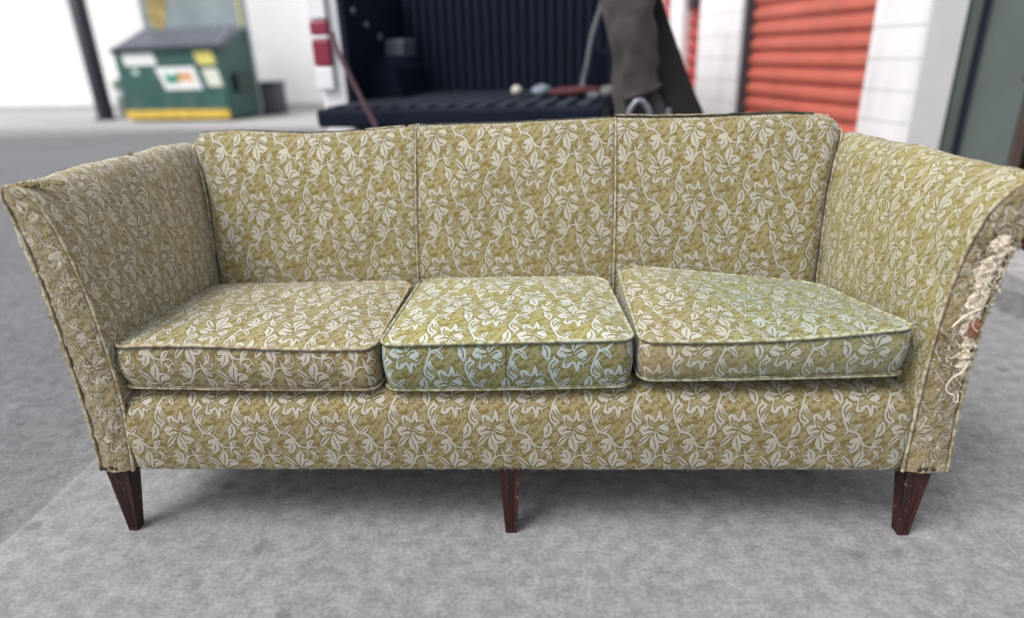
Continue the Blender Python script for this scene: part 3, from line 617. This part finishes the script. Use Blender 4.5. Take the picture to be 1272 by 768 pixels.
def arm(sg):
    A = ARM[sg]; NI = 60; NO = 44
    fi, li = resample(A['front_in'], NI); fo, lo_ = resample(A['front_out'], NO); ri, _ = resample(A['rear_in'], NI); ro, _ = resample(A['rear_out'], NO)
    f = np.vstack([fi, fo[1:]]); r = np.vstack([ri, ro[1:]]); ny = 50; P = []; UV = []
    dl = np.r_[0, np.cumsum(np.linalg.norm(np.diff(f, axis=0), axis=1))]
    for j in range(ny+1):
        t = j/ny; y = t*.66; row = []; ur = []; e = t**.85
        for i in range(len(f)):
            x = lerp(f[i, 0], r[i, 0], e); z = lerp(f[i, 1], r[i, 1], e)
            inner = i < NI
            puff = (.010*sin(pi*t)*sin(pi*min(1, max(0, (z-.35)/.55)))) if inner else .004*sin(pi*t)
            nx = -sg if inner else sg
            x += nx*puff+.0022*hn(y*11, z*12, i*.01)
            if z > .84: z += .0035*hn(y*12+sg, 2.)+.0018*hn(y*40, sg)+.004*sin(pi*t)
            yy = y
            if j == 0: x += sg*(.003 if inner else -.003); yy = y-.004
            row.append((x, yy, z)); ur.append((-y/TU*1.3+(.1 if sg < 0 else .35), (dl[i]+.28*y)*1.08/TV+.2))
        P.append(row); UV.append(ur)
    mb = MB(); mb.grid(P, UV, flip=(sg < 0)); a = mb.build('arm', fab_arm_l if sg < 0 else fab_arm_r, sofa)
    # front face
    mb = MB(); P = []; UV = []; n = 70
    ci, _ = resample(A['front_in'], n); co, _ = resample(A['front_out'][::-1], n)
    for k in range(n):
        row = []; ur = []
        for q_ in range(15):
            s = q_/14; x = lerp(ci[k, 0], co[k, 0], s); z = lerp(ci[k, 1], co[k, 1], s)
            y = -.004-.010*sin(pi*s)**.6+.0032*hn(x*60, z*34)+.0022*hn(x*130, z*90, 2)
            row.append((x, y, z)); ur.append((x/TU*1.1, z/TV*1.05))
        P.append(row); UV.append(ur)
    mb.grid(P, UV, flip=(sg < 0)); fp = mb.build('arm_front', fab_worn, a); fp['label'] = 'rubbed and torn arm front' if sg > 0 else 'worn fraying arm front'
    # welts round the front panel
    path = [(x, -.007+.001*hn(z*50), z) for x, z in f]
    mb = MB(); mb.tube(path, .0042, 8); mb.build('welt', welt_mat, a)
    pin = [(x+sg*.0048, -.0095, z) for x, z in resample(A['front_in'], 90)[0]]
    pout = [(x-sg*.0055, -.0100, z) for x, z in resample(A['front_out'], 80)[0]]
    mb = MB(); mb.tube(pin, lambda t: .0006+.0003*sin(t*23)**2, 6); mb.tube(pout, lambda t: .0006+.0004*sin(t*19)**2, 6); mb.build('seam', seam_shade_mat, a)  # thin dark tubes stand in for the shaded gap along the welt
    return a
armL = arm(-1); armR = arm(1)
# back
def zt(x): return interp(x, [-.95,-.90,-.80,-.60,-.40,-.25,0,.2,.32,.45,.60,.80,.90,.97], [-.012,-.003,-.001,-.015,-.010,-.001,-.001,.004,.006,.001,.000,.004,-.004,-.016])
BP = [(.492,.40),(.497,.46),(.503,.50),(.513,.58),(.530,.68),(.553,.78),(.578,.86),(.594,.905),(.603,.930),(.616,.948),(.636,.956),(.66,.954),(.685,.938),(.70,.90),(.705,.80)]
def xl(z): return interp(z, [.4,.5,.6,.7,.78,.85,.90,.94], [-.901,-.901,-.901,-.903,-.908,-.921,-.938,-.951])
def xr(z): return interp(z, [.4,.5,.6,.7,.78,.85,.90,.94], [.914,.914,.917,.922,.932,.945,.958,.967])
S1 = lambda z: interp(z, [.4, .5, .95], [-.272, -.272, -.262]); S2 = lambda z: interp(z, [.4, .5, .95], [.313, .313, .318])
bprof, _ = resample(BP, 64); bl = np.r_[0, np.cumsum(np.linalg.norm(np.diff(bprof, axis=0), axis=1))]
def RC(e, r=.040): return .85*(r-sqrt(max(0, r*r-(r-e)**2))) if e < r else 0
def back(fa, fb, du, first, last):
    mb = MB(); P = []; UV = []; n = 46
    for i in range(n+1):
        s = i/n; row = []; ur = []
        for k, (y, z) in enumerate(bprof):
            a, b_ = fa(z), fb(z); x = lerp(a, b_, s); e0 = (x-a); e1 = (b_-x)
            dip = .0045*(math.exp(-e0/.006)*(not first)+math.exp(-e1/.006)*(not last))
            side = .030*((max(0, 1-e0/.05)**2.2 if first else 0)+(max(0, 1-e1/.05)**2.2 if last else 0))
            top = max(0, (z-.80)/.15)
            zz = z+zt(x)*min(1, max(0, (z-.6)/.3))-top*((RC(e0) if first else 0)+(RC(e1) if last else 0))
            puff = -.008*sin(pi*s)*(1 if z < .9 else .4)
            yy = y+dip+side+puff+.0022*hn(x*6, z*9)
            row.append((x, yy, zz)); ur.append(((x+.0935)/TU+.62+du, (bl[k]-.43)/TV+.577))
        P.append(row); UV.append(ur)
    mb.grid(P, UV); return mb.build('back_panel', fab_main, sofa)
back(xl, S1, -.19, True, False); back(S1, S2, 0, False, False); back(S2, xr, .09, False, True)
def bpath(fx, dy, z0=.45, dxx=0., npt=60, end=.93, amp=0):
    out = []
    for y, z in resample(BP, npt)[0]:
        if z < z0 and y < .6: continue
        out.append((fx(z)+dxx+amp*hn(z*26), y+dy, z+zt(fx(z))*min(1, max(0, (z-.6)/.3))))
        if y > .632: break
    return out
for fx in (S1, S2):
    mb = MB(); mb.tube(bpath(fx, -.0002), .0036, 8); o = mb.build('welt', welt_mat, sofa)
    mb = MB(); mb.tube(bpath(fx, .0006, dxx=-.0040), .0011, 6); mb.build('seam', welt_gap_dark, sofa)  # dark line added as the shade in the gap beside the cord
for fx, sg in ((xl, 1), (xr, -1)):
    p = [(x, y-.0+.026, z-.026*max(0, (z-.80)/.15)) for x, y, z in bpath(fx, 0, dxx=0)]
    mb = MB(); mb.tube([(x+sg*.001, y-.004, z) for x, y, z in p], .0042, 8); mb.build('welt', welt_mat, sofa)
    mb = MB(); mb.tube([(x+sg*.0062, y-.006+.001*hn(z*30), z) for x, y, z in p], lambda t: .0022+.0009*sin(t*31), 6); o = mb.build('welt', welt_gap_dark, sofa); o['label'] = 'dark cord line with gap shade beside the arm'  # dark strip beside the light welt, gap shade put in as colour
# top edge welts (worn through in places, sticking up behind the top)
def topw(xa, xb, dz_, r, m, nm='welt', dy=0):
    n = max(8, int((xb-xa)/.012)); pth = []
    for i in range(n+1):
        x = lerp(xa, xb, i/n); pth.append((x, .648+dy, .9575+zt(x)+dz_+.0012*hn(x*40)-RC(max(0, min(x+.949, .966-x)))))
    mb = MB(); mb.tube(pth, r, 7); mb.build(nm, m, sofa)
topw(-.915, -.80, -.003, .0042, welt_gap_dark); topw(-.80, -.43, -.001, .0034, welt_gap_dark); topw(-.42, -.30, .0015, .0026, welt_mat); topw(-.29, -.255, .0012, .002, welt_mat)
topw(-.255, .31, -.0004, .0036, welt_gap_dark); topw(-.19, -.10, .0012, .002, welt_mat); topw(-.07, -.04, .0012, .0018, welt_mat); topw(.315, .885, .003, .0044, welt_gap_dark); topw(.32, .60, .0065, .0022, welt_mat); topw(.86, .93, .000, .0046, welt_mat)
mb = MB(); mb.box((-.985, .70, .20), (1.01, .712, .86), lambda x, y, z: (x, y, z)); mb.build('back_cover', back_cloth, sofa, False)
# legs
def leg(xa, xb, xc, xd, z1=.206, y=0., dep=.062, depb=.036, yb=None, nm='leg'):
    # fluted tapered leg: top from xa..xb, foot from xc..xd
    if yb is None: yb = y+.004
    mb = MB(); P = []; nz = 16
    for i in range(nz+1):
        t = i/nz; xl_, xr_ = lerp(xa, xc, t), lerp(xb, xd, t); y0 = lerp(y, yb, t); dd = lerp(dep, depb, t); z = lerp(z1, .0, t); ring = []
        W = xr_-xl_
        def side(p0, p1, nrm):
            n = 18; out = []
            for k in range(n):
                s = k/n; fl_ = 0
                ss = (s-.14)/.72
                if 0 < ss < 1: fl_ = .0034*abs(sin(ss*pi*3))**.7
                if t < .04 or t > .95: fl_ = 0
                ed = .0016*(1 if s < .03 else 0)
                jx = .0005*hn(t*40, s*30, xa*9)
                out.append((p0[0]+(p1[0]-p0[0])*s-nrm[0]*(fl_+jx)+0, p0[1]+(p1[1]-p0[1])*s-nrm[1]*(fl_+jx), z))
            return out
        a = (xl_, y0); b_ = (xr_, y0); c_ = (xr_, y0+dd); d = (xl_, y0+dd)
        sh = .93 if t > .985 else 1
        ring = side(a, b_, (0, -1))+side(b_, c_, (1, 0))+side(c_, d, (0, 1))+side(d, a, (-1, 0))
        ring.append(ring[0]); P.append(ring)
    mb.grid(P, flip=True); mb.add(P[-1][:-1], [list(range(len(P[-1])-1))]); return mb.build(nm, wood_mat, sofa, smooth=False)
leg(-1.011, -.952, -1.001, -.979, y=.004, dep=.055, depb=.03)
leg(-.010, .046, .001, .028, y=.004, dep=.05, depb=.03)
leg(.964, 1.024, .981, 1.007, y=.004, dep=.055, depb=.03)
leg(-.995, -.935, -.985, -.955, y=.63, yb=.65); leg(.96, 1.02, .975, 1.005, y=.63, yb=.65)
def nail(x, y, z):
    mb = MB(); mb.lathe([(.0056, .0), (.0054, -.0016), (.0040, -.0034), (.0018, -.0044), (0, -.0046)], (x, y, z), 12, 'y'); mb.build('nail', nail_mat, sofa)
for x, z in ((-1.006, .214), (-.995, .2135), (-.979, .216), (-.966, .2125)): nail(x, -.0125, z)
for x, z in ((-.006, .2105), (.009, .211), (.026, .2105), (.043, .2115)): nail(x, -.0125, z)
for x, z in ((.980, .214), (.994, .2155), (1.010, .215)): nail(x, -.0145, z)
# ------------------------------------------------------------------ cushions
def cushion(nm, mat, bmat, wm, x0, x1, y0, y1, zb, zt4, crown, uoff, lab, r=.035, xr0=None, xr1=None, phase=0., seam=None, zb4=None, boxu=0., boxv=0., edge=None, rr=.05):
    cx, cy = (x0+x1)/2, (y0+y1)/2
    root = empty(nm, (SO.x, SO.y, 0), SY); tag(root, lab, 'cushion', 'seat cushions of the sofa')
    xr0 = x0 if xr0 is None else xr0; xr1 = x1 if xr1 is None else xr1
    # outline, starting at rear middle, counter clockwise seen from above
    pts = []
    def cor(cxx, cyy, r_, a0):
        return [(cxx+r_*cos(a0+pi/2*k/9), cyy+r_*sin(a0+pi/2*k/9)) for k in range(10)]
    xm = (x0+x1)/2
    lst = [(xm, y1)]+[(lerp(xm, xr0+rr, k/14), y1) for k in range(1, 14)]
    lst += cor(xr0+rr, y1-rr, rr, pi/2)
    lst += [(lerp(xr0, x0, k/14), lerp(y1-rr, y0+r, k/14)) for k in range(1, 14)]
    lst += cor(x0+r, y0+r, r, pi)
    lst += [(lerp(x0+r, x1-r, k/30), y0-.004*sin(pi*k/30)) for k in range(1, 30)]
    lst += cor(x1-r, y0+r, r, -pi/2)
    lst += [(lerp(x1, xr1, k/14), lerp(y0+r, y1-rr, k/14)) for k in range(1, 14)]
    lst += cor(xr1-rr, y1-rr, rr, 0)
    lst += [(lerp(xr1-rr, xm, k/14), y1) for k in range(1, 15)]
    L = [0]
    for a, b_ in zip(lst[:-1], lst[1:]): L.append(L[-1]+sqrt((a[0]-b_[0])**2+(a[1]-b_[1])**2))
    def ztop(x, y):
        u = (x-x0)/(x1-x0); v = (y-y0)/(y1-y0)
        z = (zt4[0]*(1-u)+zt4[1]*u)*(1-v)+(zt4[2]*(1-u)+zt4[3]*u)*v
        if edge: z += edge(u)*(1-v)
        return z
    def zbot(x, y):
        if not zb4: return zb
        u = (x-x0)/(x1-x0); return lerp(zb4[0], zb4[1], u)
    mb = MB(); P = []; UV = []; nb = 9
    for k in range(nb+1):
        t = k/nb; row = []; ur = []
        for (x, y), l in zip(lst, L):
            bx, by = x-cx, y-cy; n_ = sqrt(bx*bx+by*by); o = .011*sin(pi*t)**.8+.0015*hn(x*14, z_ := t*2, phase)
            inset = .006*(1-t)
            dxx = o-inset
            ex = 1 if abs(bx)/((x1-x0)/2) > .9 else 0; ey = 1 if abs(by)/((y1-y0)/2) > .8 else 0
            nx_ = (bx/abs(bx) if bx else 0)*ex*.3; ny_ = (by/abs(by) if by else 0)*ey
            zz = lerp(zbot(x, y), ztop(x, y), t)
            row.append((x+nx_*dxx, y+ny_*dxx, zz)); ur.append(((l/TU)+boxu, -0+(zz-zb)/TV+boxv))
        P.append(row); UV.append(ur)
    mb.grid(P, UV, flip=True); mb.build('boxing', bmat, root); mb = MB()
    P = []; UV = []; nr = 22
    for k in range(nr+1):
        s = 1-k/nr; s = max(s, .004); s = s if k else 1; row = []; ur = []
        s_ = s**.8
        for (x, y) in lst:
            px, py = cx+(x-cx)*s_, cy+(y-cy)*s_
            h = crown*(1-s_**3.2)+.0055*hn(px*9+phase, py*9)*min(1, (1-s_)*2.5)+.0018*hn(px*24, py*31+phase)*min(1, (1-s_)*4)
            row.append((px, py, ztop(px, py)+h)); ur.append((px/TU+uoff[0], py/TV+uoff[1]))
        P.append(row); UV.append(ur)
    mb.grid(P, UV, flip=True)
    mb.add([(x, y, zbot(x, y)) for x, y in lst[:-1]], [list(range(len(lst)-2, -1, -1))])
    mb.build('top_cover', mat, root)
    pt = [(x, y, ztop(x, y)+.0008*hn(l*60)) for (x, y), l in zip(lst[:-1], L)]
    mb = MB(); mb.tube([(x+(x-cx)/abs(x-cx+1e-9)*.0012*(abs(x-cx) > (x1-x0)*.44), y-.002*(y < y0+.03), z+.0008) for x, y, z in pt], .0040, 8, closed=True); mb.build('welt', wm, root)
    mb = MB(); mb.tube([(x, y-.0055*(y < y0+.03), z-.0048) for x, y, z in pt], .0011, 5, closed=True); mb.build('seam', welt_gap_dark, root)  # dark line painting the shade under the top welt
    mb = MB(); mb.tube([(x, y-.001, zbot(x, y)+.001+.001*hn(l*30)) for (x, y), l in zip(lst[:-1], L)], .0042, 8, closed=True); mb.build('welt', wm, root)
    mb = MB(); mb.tube([(x, y-.0055*(y < y0+.03), zbot(x, y)+.0062) for (x, y), l in zip(lst[:-1], L)], .0009, 5, closed=True); mb.build('seam', welt_gap_dark, root)  # dark line painting the shade above the bottom welt
    if seam is not None:
        mb = MB(); mb.tube([(seam+.001*hn(t*9), y0-.0048-.010*sin(pi*t)**.8-.002, lerp(zbot(seam, y0), ztop(seam, y0), t)) for t in np.linspace(.06, .95, 14)], .0011, 5); mb.build('seam', welt_gap_dark, root)
    return root
cushion('seat_cushion', fab_left, fab_left_box, welt_mat, -.903, -.283, .004, .478, .433, (.5400, .530, .522, .524), .028, (.1, .3), 'left seat cushion of pale gold damask with brown tinted front boxing', edge=lambda u: .004*sin(pi*u)+.004*sin(pi*2*u), xr0=-.885, zb4=(.434, .424), boxu=.2, boxv=.55, phase=1)
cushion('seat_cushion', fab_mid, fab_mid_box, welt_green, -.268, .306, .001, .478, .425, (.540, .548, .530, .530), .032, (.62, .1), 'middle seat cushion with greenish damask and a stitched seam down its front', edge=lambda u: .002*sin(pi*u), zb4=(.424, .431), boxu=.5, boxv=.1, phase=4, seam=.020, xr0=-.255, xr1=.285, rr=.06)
cushion('seat_cushion', fab_right, fab_right_box, welt_green, .322, .910, .000, .478, .446, (.543, .570, .566, .500), .016, (.3, .6), 'right seat cushion sitting askew with its rear left corner raised', edge=lambda u: -.010*sin(pi*u), zb4=(.446, .456), boxu=.05, boxv=.2, phase=8, xr0=.320, xr1=.895, rr=.07)
# ------------------------------------------------------------------ torn upholstery on the right arm front
def curl(p, ln, r, seed, wob=.006, dirv=(0, 0, -1), amp=1.):
    q = random.Random(seed); pth = [Vector(p)]; d = Vector(dirv).normalized()
    for i in range(9):
        d = (d+Vector((q.uniform(-1, 1), q.uniform(-.6, .35), q.uniform(-1, .8)))*.55*amp).normalized(); pth.append(pth[-1]+d*ln/9)
    return pth
def blob(c_, rx, rz, ry, seed):
    P = []
    for i in range(11):
        rr_ = i/10; row = []
        for j in range(25):
            a = 2*pi*(j % 24)/24; k = (1+.30*hn(cos(a)*2.2+seed, sin(a)*2.2, seed)+.12*hn(cos(a)*7+seed, sin(a)*7)) if i > 0 else 1
            x = c_[0]+rx*k*rr_*cos(a); z = c_[2]+rz*k*rr_*sin(a)
            y = c_[1]-ry*(1-rr_**2.4)*(1+.5*hn(x*150, z*150, seed))-.0025*hn(x*420, z*420)*(1-rr_)
            row.append((x, y, z))
        P.append(row)
    return P
def xa(z, s): # arm front x at height z, s=0 inner..1 outer (right arm)
    A = ARM[1]; i = interp(z, [p[1] for p in A['front_in']], [p[0] for p in A['front_in']]); fo = A['front_out'][2:][::-1]; o = interp(z, [p[1] for p in fo], [p[0] for p in fo]); return lerp(i, o, s)
def tear(z0, z1, fc, fw, seed, ny=44, nx=22):
    P = []
    for i in range(ny+1):
        t = i/ny; z = lerp(z0, z1, t); c_ = fc(t); w_ = fw(t)*(min(1, t*6, (1-t)*6)**.6+.02); row = []
        for j in range(nx+1):
            s_ = j/nx; ss = c_+w_*(s_-.5)+.05*hn(t*16, s_*3, seed)
            x = xa(z, ss); rg = 1-abs(hn(x*75+seed, z*62, 1)); rg2 = 1-abs(hn(x*170, z*150+seed, 4))
            ed = min(1, s_*6, (1-s_)*6, t*9, (1-t)*9)
            row.append((x+.003*hn(z*90, s_*6), -.0135-ed*(.0065*rg**2.5+.0045*rg2**3), z+.002*hn(x*120, z*40)))
        P.append(row)
    mb = MB(); mb.grid(P); return mb.build('torn_batting', batting_mat, armR)
tear(.782, .600, lambda t: .62+.06*hn(t*7, 2), lambda t: (.52-.16*t)*(1+.45*hn(t*9, 3)+.25*hn(t*26, 8)), 1, 90, 30)
tear(.640, .455, lambda t: .62+.20*t+.05*hn(t*9, 5), lambda t: (.40-.18*t)*(1+.45*hn(t*8, 7)+.3*hn(t*23, 2)), 5, 80, 26)
mb = MB(); mb.grid(blob((xa(.572, .72), -.023, .575), .013, .023, .004, 21)); mb.build('torn_inner_cloth', burlap_mat, armR)
# curled rags of face cloth round the hole
for k in range(20):
    q = random.Random(100+k); z = q.uniform(.46, .80); s = q.choice((q.uniform(.12, .36), q.uniform(.80, .93))); cx = xa(z, s); ang = q.uniform(-.9, .9)+(.6 if s > .5 else -.3); ln = q.uniform(.018, .042); wd_ = q.uniform(.006, .013); P = []
    for i in range(9):
        t = i/8-.5; row = []
        for j in range(6):
            v = j/5-.5; u_ = t*ln; w2 = v*wd_*(1.2-abs(t)); x = cx+u_*sin(ang)+w2*cos(ang)+.002*hn(i*1.3, j, k); zz = z+u_*cos(ang)-w2*sin(ang)
            row.append((x, -.0145-.0045*cos(v*5+.5)*(1-.6*abs(t))-.0022*hn(i*.9, j*1.7, k), zz))
        P.append(row)
    mb = MB(); mb.grid(P, [[((p[0])/TU*1.3, p[2]/TV*1.3) for p in r_] for r_ in P], flip=True); mb.build('rag_strip', fab_worn, armR)
for k in range(11):
    q = random.Random(500+k); z = q.uniform(.47, .77); s = q.uniform(.4, .85)
    mb = MB(); mb.tube(crom(curl((xa(z, s), -.022, z), q.uniform(.02, .045), 1, k, dirv=(q.uniform(-.8, .3), .05, -1)), 4), q.uniform(.0007, .0013), 5); mb.build('thread', thread_mat, armR)
# two named long threads: one sticking left, one looped near the bottom
mb = MB(); mb.tube(crom([(xa(.62, .75), -.024, .625), (xa(.60, .4), -.026, .606), (xa(.58, .05)+.01, -.030, .584)], 6), .0016, 6); mb.build('thread', thread_mat, armR)
mb = MB(); mb.tube(crom([(1.022, -.022, .50), (1.01, -.028, .478), (.992, -.028, .462), (.985, -.027, .44), (.992, -.026, .425), (1.006, -.027, .418), (1.010, -.025, .402), (1.020, -.022, .40), (1.018, -.02, .418)], 6), .0017, 6); mb.build('thread', thread_mat, armR)
# fine fuzz along edges: one mass
def fuzz(parent, name, mat, gen, n, seed, r=(.0004, .0008), ln=(.008, .022)):
    mb = MB(); q = random.Random(seed)
    for k in range(n):
        p, d = gen(q); mb.tube(curl(p, q.uniform(*ln), 1, seed*1000+k, dirv=d, amp=1.2), q.uniform(*r), 4, caps=False)
    o = mb.build(name, mat, parent); o['kind'] = 'stuff'; return o
def g1(q): z = q.uniform(.42, .80); return (xa(z, q.uniform(.25, .98)), -.018, z), (q.uniform(-1, 1), -.5, q.uniform(-1, 1))
fuzz(armR, 'frayed_fibres', thread_mat, g1, 90, 3, ln=(.004, .012))
fuzz(armR, 'frayed_olive_fibres', fuzz_mat, g1, 60, 4, ln=(.004, .012))
def g2(q):
    z = q.uniform(.21, .88); fo = ARM[1]['front_out'][2:][::-1]; return (interp(z, [p[1] for p in fo], [p[0] for p in fo])+.002, -.006, z), (1, -.3, q.uniform(-1, .2))
fuzz(armR, 'edge_fibres', fuzz_mat, g2, 130, 5, ln=(.004, .012))
foL = ARM[-1]['front_out'][2:][::-1]
def xo(z): return interp(z, [p[1] for p in foL], [p[0] for p in foL])
def g3(q): z = q.uniform(.30, .80)if q.random() < .8 else q.uniform(.5, .7); return (xo(z)-.002, -.006, z), (-1, -.3, q.uniform(-1, .4))
fuzz(armL, 'edge_fibres', fuzz_mat, g3, 200, 6, ln=(.005, .015))
for k, (za, zb_) in enumerate([(.85, .74), (.83, .70), (.80, .68), (.72, .62), (.66, .56)]):
    mb = MB(); mb.tube(crom([(xo(lerp(za, zb_, t))-.004-.008*sin(pi*t)-.002*hn(t*9, k), -.002+.004*k*.3, lerp(za, zb_, t)) for t in np.linspace(0, 1, 7)], 4), lambda t: .0008+.0016*sin(pi*t), 5); mb.build('loose_lining_strand', thread_mat, armL)
# ragged hole at the top corner of the left arm
tuft = plain('frayed_olive_cloth', (.26, .21, .10), .95, .6, 120, bumps=1., bscale=220, bdist=.006)
for k, (x, y, z, s) in enumerate([(x_, y_, z_-.002, s_*.62) for x_, y_, z_, s_ in [(-1.000, .012, .918, .013), (-.985, .022, .918, .013), (-.965, .03, .914, .012), (-1.012, .006, .915, .010), (-.950, .055, .912, .012), (-.955, .33, .936, .008)]]):
    P = []
    for i in range(7):
        th = pi*.55*i/6; P.append([(x+1.6*s*sin(th)*cos(a)*(1+.35*hn(cos(a)*3, sin(a)*3, k)), y+s*1.2*sin(th)*sin(a), z+.006*cos(th)+.004*hn(a*2, th*3, k)) for a in np.linspace(0, 2*pi, 17)])
    mb = MB(); mb.grid(P); mb.build('worn_hole', tuft, armL)
def g4(q): x = q.uniform(-1.02, -.94); return (x, q.uniform(-.004, .05), .922-abs(x+.985)*.1), (q.uniform(-1, 1), -.3, q.uniform(.2, 1))
fuzz(armL, 'corner_fibres', fuzz_mat, g4, 90, 8, ln=(.004, .012))
# fringe on rail bottom
def g5(q): return (q.uniform(-.93, 1.03), -.004, .205), (q.uniform(-1, 1), -.2, -1)
fuzz(sofa, 'rail_edge_fibres', fuzz_mat, g5, 160, 9, ln=(.002, .005), r=(.0003, .0006))
# maroon cloth tucked at the outer side of the right arm
mar = plain('maroon_ribbed_cloth', (.20, .022, .065), .85, .3, 60); trim = plain('pale_trim', (.60, .66, .66), .8)
R3 = Matrix.Rotation(SY, 4, 'Z'); mc = SO+R3 @ Vector((1.172, .03, .752)); b = empty('cloth_bundle', mc, SY); tag(b, 'maroon ribbed cloth bundle with a pale rim at the right edge beside the torn arm', 'cloth')
P = []
for i in range(15):
    th = pi*i/14; row = []
    for j in range(41):
        a = 2*pi*(j % 40)/40; k = 1+.07*sin(a*14)+.08*hn(cos(a)*2, sin(a)*2, th)
        row.append((-.065*cos(th)+.004*sin(a*3), .05*sin(th)*cos(a)*k, .040*sin(th)**.7*sin(a)*k))
    P.append(row)
mb = MB(); mb.grid(P); mb.build('ribbed_cloth', mar, b)
mb = MB(); mb.tube([(-.058+.03*(t**2), -.028-.01*sin(t*3), lerp(-.006, .034, t)) for t in np.linspace(0, 1, 9)], .004, 6); mb.build('rim', trim, b)
